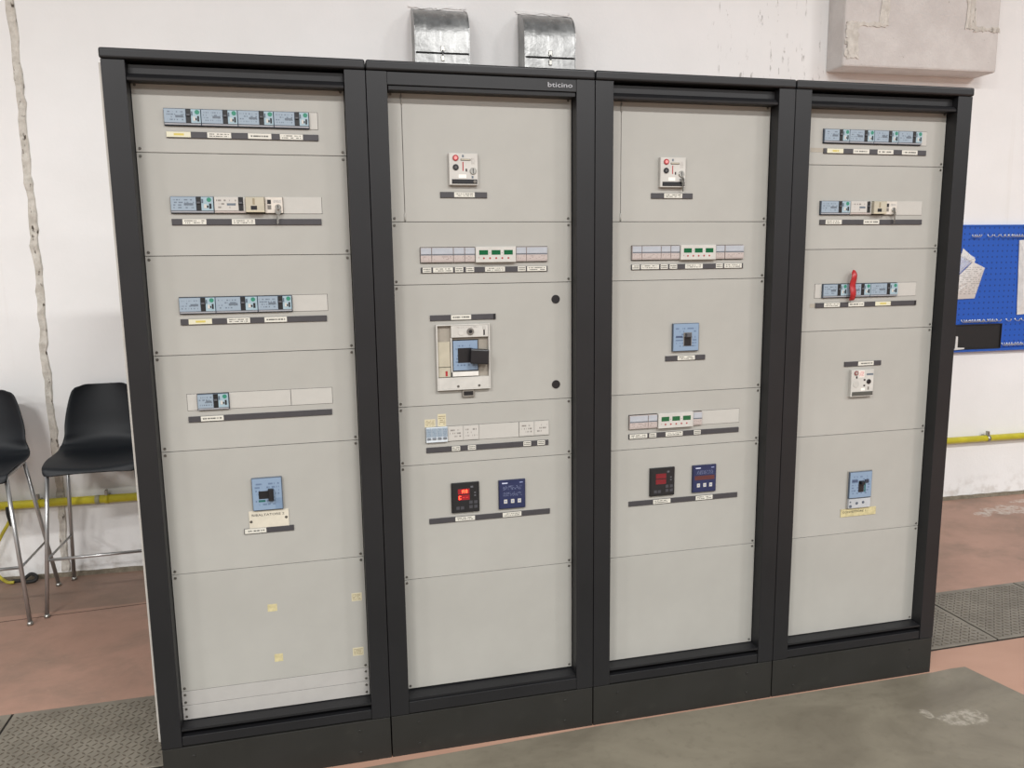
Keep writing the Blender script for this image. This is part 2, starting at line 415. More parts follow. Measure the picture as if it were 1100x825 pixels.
# crumbling vertical joint between two wall panels
def chase():
    bm = bmesh.new(); n = 150; rows = []; wob = 0
    for i in range(n+1):
        z = .03 + 5.9*i/n; wob = wob*.8 + random.uniform(-.005, .005)
        wd = .013 + .006*random.random(); c = -.862 + wob + .012*(z-1)/2
        d = .004 + .007*random.random()
        rows.append([bm.verts.new((c+x, y, z)) for x, y in ((-wd-.006, .002), (-wd, -d), (wd*.4, -d*random.uniform(.1, 1)), (wd, -d), (wd+.006, .002))])
    for a, b in zip(rows, rows[1:]):
        for k in range(4): bm.faces.new((a[k], a[k+1], b[k+1], b[k]))
    return bm_mesh('chase', bm, CHASE)
struct('trim_2', chase(), WO, -TH, 'crumbling plaster joint running up the white wall')
# painted concrete block high on the wall
corb = struct('trim_3', box_mesh(3.663, 4.735, -.17, .002, 2.812, 3.95, CONC, .012, 2), WO, -TH, 'white painted concrete block jutting from the wall')
def ragged_patch(x0, x1, z0, z1, y, m=None):
    bm = bmesh.new(); rim = []; n = 15
    cx, cz = (x0+x1)/2, (z0+z1)/2
    for e in range(4):
        for i in range(n):
            t = i/n
            x, z = [(x0+(x1-x0)*t, z0), (x1, z0+(z1-z0)*t), (x1-(x1-x0)*t, z1), (x0, z1-(z1-z0)*t)][e]
            rim.append((x+random.uniform(-.010, .010), z+random.uniform(-.008, .008)))
    f = [bm.verts.new((x, y-.003-random.uniform(0, .003), z)) for x, z in rim]; b = [bm.verts.new((x, y, z)) for x, z in rim]
    c = bm.verts.new((cx, y-.005, cz))
    for i in range(len(rim)):
        j = (i+1) % len(rim); bm.faces.new((f[i], f[j], c)); bm.faces.new((b[i], b[j], f[j], f[i]))
    return bm_mesh('patch', bm, m or PATCH)
for nm, r in (('plaster_patch', (3.675, 3.76, 2.86, 3.06)), ('plaster_patch', (3.90, 3.955, 3.05, 3.7)), ('plaster_patch', (4.49, 4.56, 3.06, 3.7)), ('plaster_patch', (4.55, 4.73, 3.05, 3.075)), ('plaster_patch', (3.68, 3.93, 3.045, 3.065))):
    o = obj(nm, ragged_patch(*r, -.17), corb)
# worn grey screed slab in front of the cabinets
def slab():
    edge = [(-2.5, -.05), (.2, -.045), (.92, -.030), (1.47, -.012), (2.0, -.010), (2.93, -.010), (3.02, -.004), (3.088, -.006), (3.140, -.246), (3.30, -.95), (3.55, -2.2), (3.7, -6), (-2.5, -6)]
    bm = bmesh.new(); t = [bm.verts.new((x, y, .003)) for x, y in edge]; b = [bm.verts.new((x, y, 0)) for x, y in edge]
    bm.faces.new(t); n = len(edge)
    for i in range(n): bm.faces.new((t[i], b[i], b[(i+1) % n], t[(i+1) % n]))
    return bm_mesh('slab', bm, SLAB)
struct('floor_screed', slab(), label='worn grey screed slab on the floor before the cabinets')

# tread-plate trench covers
def treads(wd, dp):
    vs = []; fs = []; p = .0235
    nx, ny = int(wd/p)-1, int(dp/p)-1
    for i in range(nx):
        for j in range(ny):
            cx, cy = -wd/2 + p*(i+1), -dp/2 + p*(j+1)
            a = math.radians(45 if (i+j) % 2 else -45); ca, sa = math.cos(a), math.sin(a); k = len(vs)
            for x, y, z in ((-.0125, 0, 0), (0, -.0038, 0), (.0125, 0, 0), (0, .0038, 0), (-.006, 0, .0022), (.006, 0, .0022)):
                vs.append((cx+x*ca-y*sa, cy+x*sa+y*ca, z))
            fs += [(k, k+1, k+4), (k+1, k+5, k+4), (k+1, k+2, k+5), (k+2, k+3, k+5), (k+3, k+4, k+5), (k+3, k, k+4)]
    return mesh_from('treads', vs, fs, mat('dirty_tread', '4a4235', .6))
def trench_cover(x0, x1, label):
    y0, y1 = .150, .632; wd, dp = x1-x0-.009, y1-y0
    t = thing('trench_cover', label, 'floor plate', ((x0+x1)/2, (y0+y1)/2, .0008), 0, 'tread plate covers over the cable trench')
    obj('plate', box_mesh(-wd/2, wd/2, -dp/2, dp/2, 0, .005, PLATE, .001, 1), t)
    o = obj('tread_pattern', treads(wd, dp), t, (0, 0, .005)); o['kind'] = 'stuff'
    return t
for nm, a, b in (('trim_4', -2.4, -.012), ('trim_5', 2.935, 5.2)):
    struct(nm, box_mesh(a, b, .143, .639, 0, .0008, mat('trench_gap', '1f1b17', .9), 0), label='dark gap around the trench cover plates')
trench_cover(-1.23, -.65, 'steel tread plate cover farthest left, beside the picture edge')
trench_cover(-.65, -.016, 'steel tread plate cover touching the left side of the cabinet row')
trench_cover(2.945, 3.41, 'steel tread plate cover against the right end of the cabinet row')
trench_cover(3.41, 3.99, 'steel tread plate cover on the right, second from the cabinet row')
trench_cover(3.99, 4.57, 'steel tread plate cover farthest right, third from the cabinet row')

# ------------------------------------------------------------------ control cabinets
W, PL, PT, D, PW = .7313, .0625, 2.216, .05, .6064
CW = W - .0022
def cabinet(i, label, door):
    c = thing('control_cabinet', label, 'cabinet', (i*W, 0, 0), 0, 'row of four grey electrical cabinets')
    def B(name, *a, m=FRAME, bev=.0015, seg=2, parent=c): return obj(name, box_mesh(*a, m, bev, seg), parent)
    B('rear_housing', .004, CW-.004, D+.012, .60, .15, 2.262, m=DARK, bev=0)
    B('top_cover', -.003 if i == 0 else 0, CW+(.003 if i == 3 else 0), -.005, .61, 2.2625, 2.2925, bev=.007, seg=4)
    B('stile', 0, PL, 0, D+.012, .152, 2.2615); B('stile', CW-PL, CW, 0, D+.012, .152, 2.2615)
    if i == 0: B('side_panel', -.009, .0035, .016, .60, .172, 2.2545, m=LGREY, bev=.001)
    if i == 3: B('side_panel', CW-.0035, CW+.003, .016, .60, .172, 2.2545, m=FRAME, bev=.001)
    x0, x1 = PL+.0004, CW-PL-.0004
    if door:
        h = B('header', x0, x1, .0005, .03, 2.2225, 2.2605)
        obj('logo', text_mesh('bticino', .021, mat('logo_grey', 'a4a4a8', .5), .0004, .082), h, (PL+.549, .0, 2.2415))
        obj('header_lip', prism_mesh([(.003, 2.2085), (.0025, 2.2195), (.006, 2.2220), (D+.01, 2.2220), (D+.01, 2.2085)], x0+.003, x1-.003, FRAME, .0008), c)
        B('bottom_rail', x0, x1, .0005, .03, .154, .196)
        obj('sill', prism_mesh([(.006, .1965), (.005, .205), (D+.01, .213), (D+.01, .1965)], x0, x1, FRAME, .0008), c)
    else:
        B('header', x0, x1, .026, D+.01, 2.229, 2.2565)
        obj('header_lip', prism_mesh([(.004, 2.2080), (.003, 2.2150), (.016, 2.2270), (D+.01, 2.2275), (D+.01, 2.2080)], x0, x1-.002, FRAME, .0008), c)
        obj('sill', prism_mesh([(.003, .2045), (.003, .2115), (D+.01, .2150), (D+.01, .2045)], x0, x1, FRAME, .0008), c)
        B('bottom_rail', x0, x1, .003, D, .154, .186)
    pl = B('plinth', .001, CW-.001, 0.001, .58, 0, .1495, m=PLINTH, bev=.001)
    for sx in (.095, CW-.105):
        for sz in (.035, .115): obj('bolt', disc(.0055, .002, .0008, PLINTH, 10), pl, (sx, .001, sz))
    return c
CABS = [cabinet(0, 'leftmost anthracite control cabinet with rows of blue breakers and yellowed stickers', False),
        cabinet(1, 'second cabinet from the left with maker lettering and large recessed breaker', True),
        cabinet(2, 'third cabinet from the left with square blue breaker and dim red meter', False),
        cabinet(3, 'rightmost control cabinet with red strap hanging over its breakers', False)]
def rect_at(u0, v0, u1, v1, t): return ((PL+(u0+u1)/2000, D-t/1000, PT-(v0+v1)/2000), (u1-u0)/1000, (v1-v0)/1000)
RO = {}
def P(parent, name, u0, v0, u1, v1, t0, t1, m, b=.6):
    """box on a faceplate, mm: u right, v down, from t0 to t1 in front of the plate"""
    at, wd, h = rect_at(u0, v0, u1, v1, t0)
    o = obj(name, rbox(wd, h, (t1-t0)/1000, b/1000, m), parent, at); RO[o] = (u0, v0, t1); return o
def Q(dev, name, u0, v0, u1, v1, t, m, b=.3, t0=0):
    U, V, T = RO[dev]; return P(dev, name, U+u0, V+v0, U+u1, V+v1, T+t0-.05, T+t, m, b)
def DISC(dev, name, u, v, r, t, m, b=.4, t0=0, seg=20):
    U, V, T = RO[dev]
    o = obj(name, disc(r/1000, (t+.05)/1000, b/1000, m, seg), dev, (PL+(U+u)/1000, D-(T+t0-.05)/1000, PT-(V+v)/1000)); RO[o] = (U+u-r, V+v-r, T+t); return o
SCREW_ME = disc(.0042, .0022, .001, SCREW, 10)
def faceplates(c, edges, split=None, locks=None):
    for k, (a, b) in enumerate(zip(edges, edges[1:])):
        g = .8
        u0, u1 = 1.5, 602.5
        if split and k == 0:
            hs = P(c, 'hinge_strip', u0, a+g, 45.6, b-g, -8, 0, PANEL)
            f = P(c, 'faceplate_door', 47.2, a+g, u1, b-g, -8, 0, PANEL)
            for hv in (14, 372): obj('hinge', tube_mesh([(0, 0, 0), (0, 0, .026)], .0026, PANEL, 8), hs, (PL+.0464, D-.001, PT-(hv+26)/1000))
            sp = [(hs, 13, a+11), (hs, 13, b-11), (f, 591, a+11), (f, 591, b-11)]
        else:
            f = P(c, 'faceplate', u0, a+g, u1, b-g, -8, 0, PANEL if b-a > 60 else mat('pale_filler_strip', 'a5a29e', .35, vary=.02))
            if b-a < 60: sp = [(f, 12, a+12), (f, 12, b-12), (f, 592, a+12), (f, 592, b-12)]
            else: sp = [(f, 12, a+11), (f, 12, b-11), (f, 592, a+11), (f, 592, b-11)]
            if locks == k: sp = sp[:2]
        for (q, su, sv) in sp: obj('screw', SCREW_ME, q, (PL+su/1000, D, PT-sv/1000))
        if locks == k:
            for lv in (657, 949):
                d = disc(.0145, .003, .001, BLACK, 24); lk = obj('lock', d, f, (PL+.546, D, PT-lv/1000)); RO[lk] = (531.5, lv-14.5, 3)
faceplates(CABS[0], (0, 200, 500, 800, 1100, 1500, 1900, 1950, 2000))
faceplates(CABS[1], (0, 400, 600, 1000, 1200, 1600, 2000), split=True, locks=2)
faceplates(CABS[2], (0, 400, 600, 1000, 1200, 1600, 2000), split=True)
faceplates(CABS[3], (0, 200, 500, 800, 1200, 1600, 2000))

def aperture(c, u0, v0, u1, v1): return P(c, 'module_opening', u0-1, v0-1, u1+1, v1+1, 0, .25, DARK, .1)
def blank(c, u0, v0, u1, v1): return P(c, 'blanking_plate', u0, v0, u1, v1, .2, 1.4, BLANK, .4)
def strip(c, u0, u1, v, cards, h=18, end=False):
    s = P(c, 'label_strip', u0, v, u1, v+h, 0, 4.5, CHAR, .8)
    for a, b, kind in cards:
        P(s, 'label_card', a, v+.6, b, v+h-1.8, 4.4, 5.0, {'y': CARDY, 's': CARDS, '1': CARD1}.get(kind, CARD), .1)
    if end: P(s, 'end_cap', u1-8, v-.2, u1+.2, v+h+.2, .2, 5.2, BLACK, .5)
    return s
def breaker(c, u0, v0, u1, v1, white=False):
    wd, h = u1-u0-.8, v1-v0
    d = P(c, 'circuit_breaker', u0+.4, v0, u1-.4, v1, 0, 9, WHITE if white else BLUED, 1.2)
    x = wd*(.60 if wd > 95 else .52) if not white else wd*.78
    Q(d, 'front_face', .8, 1.2, x-1.2, h-7, 2.2, WPRINT if white else BPRINT)
    Q(d, 'rating_plate', x*.52, h*.40, x*.88, h*.54, 2.5, mat('dark_print', '5b646e', .5) if not white else mat('dark_print', '5b646e', .5))
    Q(d, 'toggle_slot', x, .8, x+13.5, h-6.5, 1.2, mat('toggle_black', '0d0d0f', .45))
    Q(d, 'toggle', x+1.4, h*.32, x+11, h*.44, 6, mat('toggle_grey', '4a4a4e', .4), .8)
    if not white:
        e = Q(d, 'test_section', x+13.6, 1.2, wd-.8, h-7, 2.2, BLUEL)
        ww = wd-.8-(x+13.6)
        DISC(e, 'green_sticker', ww*.66, 8, 6.5, .5, GREEN, .1)
        Q(e, 'white_button', ww*.22, 21, ww*.45, 33, 1.0, WHITE, .3)
        Q(e, 'black_arrow', ww*.42, 25, ww*.60, 31, .6, BLACK, .2)
        Q(e, 'black_button', ww*.66, 19, ww*.84, 34, 1.4, BLACK, .4)
        Q(e, 'side_scale', 1.0, 6, ww*.18, 18, .4, BLUED, .1)
    Q(d, 'terminal_ledge', 1, h-5.6, wd-1, h-1.2, .6, mat('terminal_grey', '8f8f93', .5) if not white else PINK)
    return d
def module(c, u0, v0, u1, v1, pink=True):
    wd, h = u1-u0-.9, v1-v0
    d = P(c, 'din_module', u0+.45, v0, u1-.45, v1, 0, 9, PINK if pink else WHITE, 1)
    Q(d, 'flap', 1, 1.2, wd-1, h*.44, 1.6, WINDOW)
    Q(d, 'hinge_line', .5, h*.46, wd-.5, h*.52, .6, mat('dark_print', '5b646e', .5), .1)
    Q(d, 'front_face', 1, h*.54, wd-1, h-5, 1.0, PPRINT)
    return d
def power_meter(c, u0, v0, u1, v1):
    wd, h = u1-u0, v1-v0
    d = P(c, 'power_analyser', u0, v0, u1, v1, 0, 15, WHITE, 1.2)
    for k in range(3): Q(d, 'lcd_window', wd*(.085+.307*k), h*.22, wd*(.305+.307*k), h*.52, .5, LCD, .1)
    for k in range(2): DISC(d, 'led', wd*(.345+.307*k), h*.40, 1.1, .5, BLACK, .1, seg=8)
    for k in range(5): DISC(d, 'red_button', wd*(.20+.152*k), h*.73, 3.0, 1.0, RED, .3, seg=12)
    DISC(d, 'led', wd*.08, h*.70, 1.2, .4, RED, .1, seg=8)
    return d
def trip_unit(c, u0, v0):
    d = P(c, 'trip_mechanism', u0, v0, u0+93, v0+99, 0, 15, WHITE, 1)
    b = DISC(d, 'red_button', 21, 15, 9.5, 3, RED, .8); DISC(b, 'red_cap', 9.5, 9.5, 5.6, .8, mat('pale_red', 'd88a88', .4), .3)
    b = DISC(d, 'black_button', 21, 44, 9.5, 3, BLACK, .8); DISC(b, 'button_mark', 9.5, 9.5, 4, .4, mat('dark_mark', '4c4a4a', .5), .1)
    Q(d, 'lever_slot', 37, 17, 70, 23.5, .4, mat('slot_grey', '6b6660', .5)); Q(d, 'lever', 39, 18, 67, 21.5, 3, CREAM)
    Q(d, 'red_mark', 43, 27, 46.5, 55, .3, RED, .1); Q(d, 'status_window', 53, 48, 58, 57, .3, BLACK, .1)
    Q(d, 'printed_symbol', 42, 5, 48, 13, .2, mat('dark_print', '5b646e', .5), .05)
    Q(d, 'printed_text', 71, 12, 84, 36, .2, WPRINT, .05); Q(d, 'printed_mark', 72, 70, 78, 78, .2, mat('dark_print', '5b646e', .5), .05)
    Q(d, 'rating_sticker', 30, 66, 55, 77, .2, mat('sticker_white', 'e2ded6', .5), .05)
    k = DISC(d, 'key_switch', 77, 55, 10.5, 4, STEEL, 1); Q(k, 'key_slot', 9.3, 3, 11.7, 18, .4, BLACK, .1)
    hs = Q(d, 'charging_handle', 8, 81, 90, 95, 2.4, BLACK, 1.2); DISC(hs, 'handle_end', 74, 7, 5, 2, mat('slot_grey', '6b6660', .5), .5)
    return d, k
def key_mesh(bow=.010, ln=.030):
    """hanging key: ring bow, blade with notches, in the XZ plane, bow top at origin"""
    bm = bmesh.new(); n = 14; t = .0012
    def slab2(pts, hole=None):
        f = [bm.verts.new((x, -t, z)) for x, z in pts]; b = [bm.verts.new((x, t, z)) for x, z in pts]
        if hole:
            hf = [bm.verts.new((x, -t, z)) for x, z in hole]; hb = [bm.verts.new((x, t, z)) for x, z in hole]
            for i in range(len(pts)):
                j = (i+1) % len(pts)
                for q in ((f[i], f[j], hf[j], hf[i]), (b[j], b[i], hb[i], hb[j]), (f[j], f[i], b[i], b[j]), (hf[i], hf[j], hb[j], hb[i])): bm.faces.new(q)
        else:
            bm.faces.new(f); bm.faces.new(b[::-1])
            for i in range(len(pts)): j = (i+1) % len(pts); bm.faces.new((f[j], f[i], b[i], b[j]))
    ring = lambda r, cz: [(r*math.cos(2*math.pi*i/n), cz + r*math.sin(2*math.pi*i/n)) for i in range(n)]
    slab2(ring(bow, -bow), ring(bow*.4, -bow*.7))
    z = -2*bow+.0015
    slab2([(-.003, z), (.003, z), (.003, z-ln*.3), (.0018, z-ln*.4), (.003, z-ln*.5), (.0015, z-ln*.65), (.0028, z-ln*.8), (0, z-ln), (-.003, z-ln*.9)])
    return bm_mesh('key', bm, STEEL)
def key(i, u, v, t, label, rot=0.0):
    o = single('key', key_mesh(), label, 'key', (i*W+PL+u/1000, D-t/1000, PT-v/1000), 0, 'keys left in the cabinet locks')
    o.rotation_euler = (0, rot, .5); return o
def din_row2(c, i, u, v):
    """breaker, white switch, relay with socket, key module and blank of the second row"""
    aperture(c, u, v, u+436, v+49)
    breaker(c, u, v, u+121, v+48)
    breaker(c, u+122, v, u+212, v+48, True)
    s = P(c, 'motor_relay', u+212.5, v+1, u+267, v+46, 0, 22, CREAM, 1.5)
    Q(s, 'slot', 15, 26, 33, 38, .4, BLACK); Q(s, 'slide', 21, 4, 27, 22, .8, mat('slide_brown', '8a7f68', .5)); Q(s, 'base_ledge', .5, 40, 54, 44.5, .5, mat('cream_dark', 'b7ad96', .5))
    k = P(c, 'key_module', u+268, v, u+320, v+48, 0, 9, mat('key_module_grey', 'c4bcb2', .5), 1)
    Q(k, 'window', 7, 8, 18, 21, .5, BLACK); Q(k, 'window', 7, 24, 18, 37, .5, mat('slot_grey', '6b6660', .5)); Q(k, 'printed_text', 24, 8, 48, 18, .2, WPRINT, .05)
    ks = DISC(k, 'key_switch', 38, 30, 8.5, 4, STEEL, 1); Q(ks, 'key_slot', 7.3, 3, 9.5, 14, .4, BLACK, .1)
    blank(c, u+321, v-1, u+436, v+49)
    return u+268+38, v+33
def black_meter(c, u0, v0, lit):
    d = P(c, 'digital_meter', u0, v0, u0+96, v0+104, 0, 9, BLACK, 1.5)
    f = Q(d, 'front_face', 4, 4, 92, 100, .5, mat('meter_face', '1b1b1e', .3), .2)
    for k, y in enumerate((17, 38)):
        wv = Q(f, 'display_window', 18, y, 58, y+18, .4, REDWIN if lit else mat('red_display_plain', '6d1a22', .25, emit='80121a', es=.05), .1)
        U, V, T = RO[wv]
        if lit:
            for dg in (((14, 'A'), (25, '8')) if k == 0 else ((3, 'C'), (16, '-'), (27, '-'))): digit(wv, U+dg[0], V+3.5, T, dg[1])
    for x, y, a in ((62, 8, 9), (74, 30, 6), (74, 40, 6)): Q(f, 'symbol', x, y, x+a, y+a*.7, .15, mat('meter_symbol', '55555a', .5), .05)
    for x in (11, 26): Q(f, 'push_button', x, 78, x+12, 89, .8, mat('button_dark', '3c3c41', .4), .3)
    for x in (56, 73):
        for y in (60, 76): Q(f, 'push_button', x, y, x+12, y+11, .8, mat('button_dark', '3c3c41', .4), .3)
    return d
SEG = {'A': 'abcefg', '8': 'abcdefg', 'C': 'adef', '-': 'g'}
def digit(win, u, v, t, ch):
    bm = bmesh.new(); wd, h, s = .0075, .011, .0017
    R = dict(a=(0, 0, wd, s), g=(0, h/2-s/2, wd, h/2+s/2), d=(0, h-s, wd, h), f=(0, 0, s, h/2), e=(0, h/2, s, h), b=(wd-s, 0, wd, h/2), c=(wd-s, h/2, wd, h))
    for k in SEG[ch]:
        x0, z0, x1, z1 = R[k]
        bm.faces.new([bm.verts.new((x, 0, -z)) for x, z in ((x0, z0), (x1, z0), (x1, z1), (x0, z1))])
    me = bm_mesh('digit', bm, LED)
    if ch == '-': me.materials.clear(); me.materials.append(mat('dim_led', 'c03028', .4, emit='c02018', es=.8))
    obj('digit', me, win.parent, (PL+u/1000, D-(t+.15)/1000, PT-v/1000))
def blue_meter(c, u0, v0, display):
    d = P(c, 'protection_relay', u0, v0, u0+94, v0+102, 0, 9, mat('navy_case', '1b2142', .4), 1.5)
    f = Q(d, 'front_face', 3, 3, 91, 99, .5, NAVY, .2)
    Q(f, 'maker_mark', 8, 5, 28, 9, .15, mat('light_mark', 'b9bed2', .5), .05); Q(f, 'model_mark', 70, 5, 82, 8.5, .15, mat('mid_mark', '7d85a6', .5), .05)
    Q(f, 'printed_scale', 6, 14, 84, 34, .15, NAVYP, .05)
    if display: Q(f, 'display_strip', 5, 36, 84, 52, .3, DKRED, .1)
    else: Q(f, 'printed_scale', 6, 37, 84, 56, .15, NAVYP, .05)
    for x in (14, 39, 63):
        b = Q(f, 'push_button', x, 65, x+12, 79, 1.2, WHITE, .4); Q(b, 'button_symbol', 3.5, 4.5, 8.5, 9.5, .2, mat('mid_mark', '7d85a6', .5), .05)
    return d
def mccb_face(c, u0, v0, wd, h, t=11):
    d = P(c, 'moulded_case_breaker', u0, v0, u0+wd, v0+h, 0, t, BLUED, 1.2)
    f = Q(d, 'front_face', 1.6, 1.6, wd-2.2, h-2.2, 1.0, BPRINT2, .4)
    return d, f

# --- cabinet 1
c = CABS[0]
aperture(c, 85, 74, 521, 123)
for k in range(4): breaker(c, 85+102.6*k, 75, 85+102.6*(k+1), 122)
blank(c, 496, 74, 521, 123)
strip(c, 88, 521, 139, ((88, 155, 'y'), (201, 268, ''), (316, 383, '1'), (408, 475, '')))
ku, kv = din_row2(c, 0, 85, 326)
key(0, ku, kv, 15, 'small silver key hanging from the key switch of the leftmost cabinet', .08)
strip(c, 84, 518, 391, ((114, 181, ''), (254, 321, '')))
aperture(c, 87, 624, 524, 675)
breaker(c, 87, 625, 191, 674); breaker(c, 191, 625, 314, 674); breaker(c, 314, 625, 416, 674); blank(c, 417, 624, 524, 675)
strip(c, 87, 520, 690, ((110, 177, 'y'), (221, 288, ''), (331, 398, '1')))
aperture(c, 88, 922, 525, 973)
blank(c, 88, 922, 117, 973); breaker(c, 118, 923, 210, 973); blank(c, 211, 922, 396, 973); blank(c, 397.5, 922, 525, 973)
strip(c, 88, 522, 992, ((124, 191, '1'),))
d, f = mccb_face(c, 261, 1202, 93, 107)
hw = Q(f, 'handle_window', 18, 41, 50, 67, .4, mat('handle_window', '15161a', .3)); hk = Q(f, 'handle', 48, 34, 64, 73, 14, BLACK, 3)
Q(f, 'contact_window', 17, 70, 38, 77, .4, TEAL, .1); Q(f, 'cover_flap', 68, 66, 88, 102, .5, BLUEM, .3)
pt = P(c, 'name_plate', 246, 1312, 369, 1370, 0, 3, mat('cream_plate', 'c2bbab', .5), .5)
for su, sv in ((6, 34), (115, 27)): DISC(pt, 'screw', su, sv, 4.4, 2, SCREW, .8, seg=12)
obj('lettering', text_mesh('RIBALTATORE 2', .0105, mat('ink', '2b2a28', .6), .0002, .100), pt, (PL+.305, D-.0032, PT-1.3260))
strip(c, 229, 383, 1368, ((231, 297, '1'),))
for u, v, a, b in ((285, 1633, 30, 25), (556, 1626, 34, 28), (297, 1809, 27, 27), (552, 1822, 36, 29)):
    P(c, 'sticker', u, v, u+a, v+b, 0, .5, NOTE if u > 500 else YELL, .1)

# --- cabinet 2
c = CABS[1]
d, ks2 = trip_unit(c, 190, 186)
strip(c, 161, 314, 306, ((206, 273, ''),))
aperture(c, 91, 481, 517, 530)
for a, b in ((91, 127), (127, 198), (198, 235), (235, 270)): module(c, a, 482, b, 529)
power_meter(c, 270.5, 480, 406, 531)
for a, b in ((407, 443), (443, 516)): module(c, a, 482, b, 529)
strip(c, 92, 517, 545, ((97, 125, 's'), (131, 196, ''), (203, 230, 's'), (239, 266, 's'), (303, 370, ''), (414, 441, 's'), (446, 513, '')))
strip(c, 117, 336, 700, ((186, 253, '1'),), end=True)
# recessed draw-out breaker
A0, V0 = 133, 731
acb = P(c, 'draw_out_breaker', A0, V0, A0+180, V0+218, 0, 3, mat('taupe_recess', '8f887d', .6), .5)
def AC(name, x0, y0, x1, y1, t0, t1, m, b=.6, par=None): return P(par or acb, name, A0+x0, V0+y0, A0+x1, V0+y1, t0, t1, m, b)
for r in ((0, 0, 180, 4), (0, 214, 180, 218), (0, 4, 5, 214), (175, 4, 180, 214)): AC('surround', *r, 3, 16, WHITE, .8)
AC('side_cover', 6, 57, 46, 140, 3, 10, CREAM); lw = AC('side_cover', 6, 142, 46, 174, 3, 10, CREAM)
AC('red_indicator', 29, 154, 36, 171, 10, 10.6, RED, .1, lw)
tb = AC('control_box', 50, 4.5, 174, 43, 3, 16, WHITE)
AC('printed_strip', 62, 6, 142, 13, 16, 16.3, WPRINT, .05, tb)
kn = obj('round_lock', disc(.0115, .005, .001, mat('slot_grey', '6b6660', .5), 20), tb, (PL+(A0+114)/1000, D-.016, PT-(V0+24)/1000)); RO[kn] = (A0+114-11.5, V0+12.5, 21)
DISC(kn, 'lock_core', 11.5, 11.5, 6, 1, BLACK, .3)
b2 = obj('blank_cap', disc(.0115, .0015, .0005, WHITE, 20), tb, (PL+(A0+84)/1000, D-.016, PT-(V0+25)/1000))
AC('lever_slot', 158, 20, 163, 38, 16, 16.4, BLACK, .1, tb); AC('lever_tab', 156, 7, 165, 19, 16, 17.5, BLANK, .3, tb)
AC('inner_frame', 48, 45, 53, 173, 3, 13, WHITE); AC('inner_frame', 48, 158, 140, 173, 3, 13, mat('pale_frame', 'cfccc6', .4))
bf = AC('breaker_front', 54, 52, 141, 156, 3, 9, BLACK, 1); bb = AC('front_face', 56.5, 54.5, 138.5, 153.5, 9, 10, BPRINT2, .3, bf)
AC('handle_slot', 72, 79, 118, 128, 10, 12, BLACK, .5, bf)
hd = obj('rotary_handle', box_mesh(-.030, .030, -.030, 0, -.0245, .0245, BLACK, .004), bf, (PL+(A0+143)/1000, D-.012, PT-(V0+107)/1000)); hd.rotation_euler = (0, .07, -.12)
AC('base_cover', 5, 176, 175, 214, 3, 15, WHITE)
for su in (70, 141): obj('screw', disc(.0042, .0015, .0006, SCREW, 10), acb, (PL+(A0+su)/1000, D-.015, PT-(V0+206)/1000))
lb = P(c, 'lock_housing', 217, 950, 259, 976, 0, 9, mat('lock_grey', '8a867f', .4, .4), 1.5); Q(lb, 'window', 5, 6, 37, 20, .4, BLACK, .1)
# fourth row
aperture(c, 92, 1073, 519, 1125)
mc = P(c, 'miniature_breaker', 92, 1073, 164, 1124, 0, 10, mat('mcb_white', 'c3cad0', .4), 1)
for k in range(4): Q(mc, 'front_face', 1+17.9*k, 2, 17.4+17.9*k, 32, 1.5, BPRINT, .3)
for k in range(4): Q(mc, 'toggle', 3+17.9*k, 34, 15+17.9*k, 40, 5, mat('toggle_mid', '6c7178', .4), .8)
for a, b in ((165, 218), (218.5, 272), (413, 466), (466.5, 519)):
    q = P(c, 'din_module', a, 1073, b, 1124, 0, 4, BLANK, .6); Q(q, 'printed_text', 3, 4, b-a-3, 46, .2, WPRINT, .05)
blank(c, 273, 1073, 412, 1125)
for u, v, u1, v1 in ((89, 1046, 125, 1072), (133, 1030, 161, 1072)): P(c, 'sticky_note', u, v, u1, v1, 0, .5, NOTE, .1)
strip(c, 92, 517, 1142, ((178, 206, 's'), (233, 260, 's'), (427, 454, 's'), (477, 504, 's')))
black_meter(c, 172, 1271, True); blue_meter(c, 337, 1274, False)
strip(c, 95, 521, 1390, ((184, 252, ''), (350, 417, '')))

# --- cabinet 3
c = CABS[2]
d, ks3 = trip_unit(c, 184, 186)
key(2, 184+79, 186+66, 21, 'dark metal key dangling from the switch of the third cabinet', -.1)
strip(c, 157, 311, 304, ((204, 271, ''),))
aperture(c, 87, 481, 512, 530)
for a, b in ((87, 123), (123, 194), (194, 230), (230, 265)): module(c, a, 482, b, 529)
power_meter(c, 265.5, 480, 400, 531)
for a, b in ((401, 437), (438, 512)): module(c, a, 482, b, 529)
strip(c, 87, 513, 545, ((89, 117, 's'), (122, 189, ''), (195, 222, 's'), (229, 257, 's'), (288, 355, ''), (406, 433, 's'), (439, 507, '')))
d, f = mccb_face(c, 244, 753, 100, 99)
ts = Q(f, 'toggle_slot', 38, 31, 70, 79, .5, mat('slot_grey', '6b6660', .5)); Q(f, 'toggle_window', 41, 46, 67, 78, .8, BLACK, .2); Q(f, 'toggle', 45, 33, 62, 47, 14, mat('toggle_grey', '4a4a4e', .4), 2)
Q(f, 'rating_label', 9, 42, 34, 49, .3, mat('ink_blue', '3d4a63', .5), .05)
strip(c, 220, 374, 868, ((266, 333, ''),))
aperture(c, 84, 1074, 518, 1125)
module(c, 84, 1076, 155, 1124); module(c, 155, 1076, 191, 1124); power_meter(c, 192, 1073, 328, 1127); module(c, 329, 1076, 366, 1124); blank(c, 367, 1074, 518, 1125)
strip(c, 84, 517, 1143, ((87, 154, ''), (162, 189, 's'), (225, 292, ''), (336, 363, 's')))
black_meter(c, 166, 1274, False); blue_meter(c, 334, 1276, True)
strip(c, 87, 520, 1392, ((181, 249, ''), (350, 418, '')))

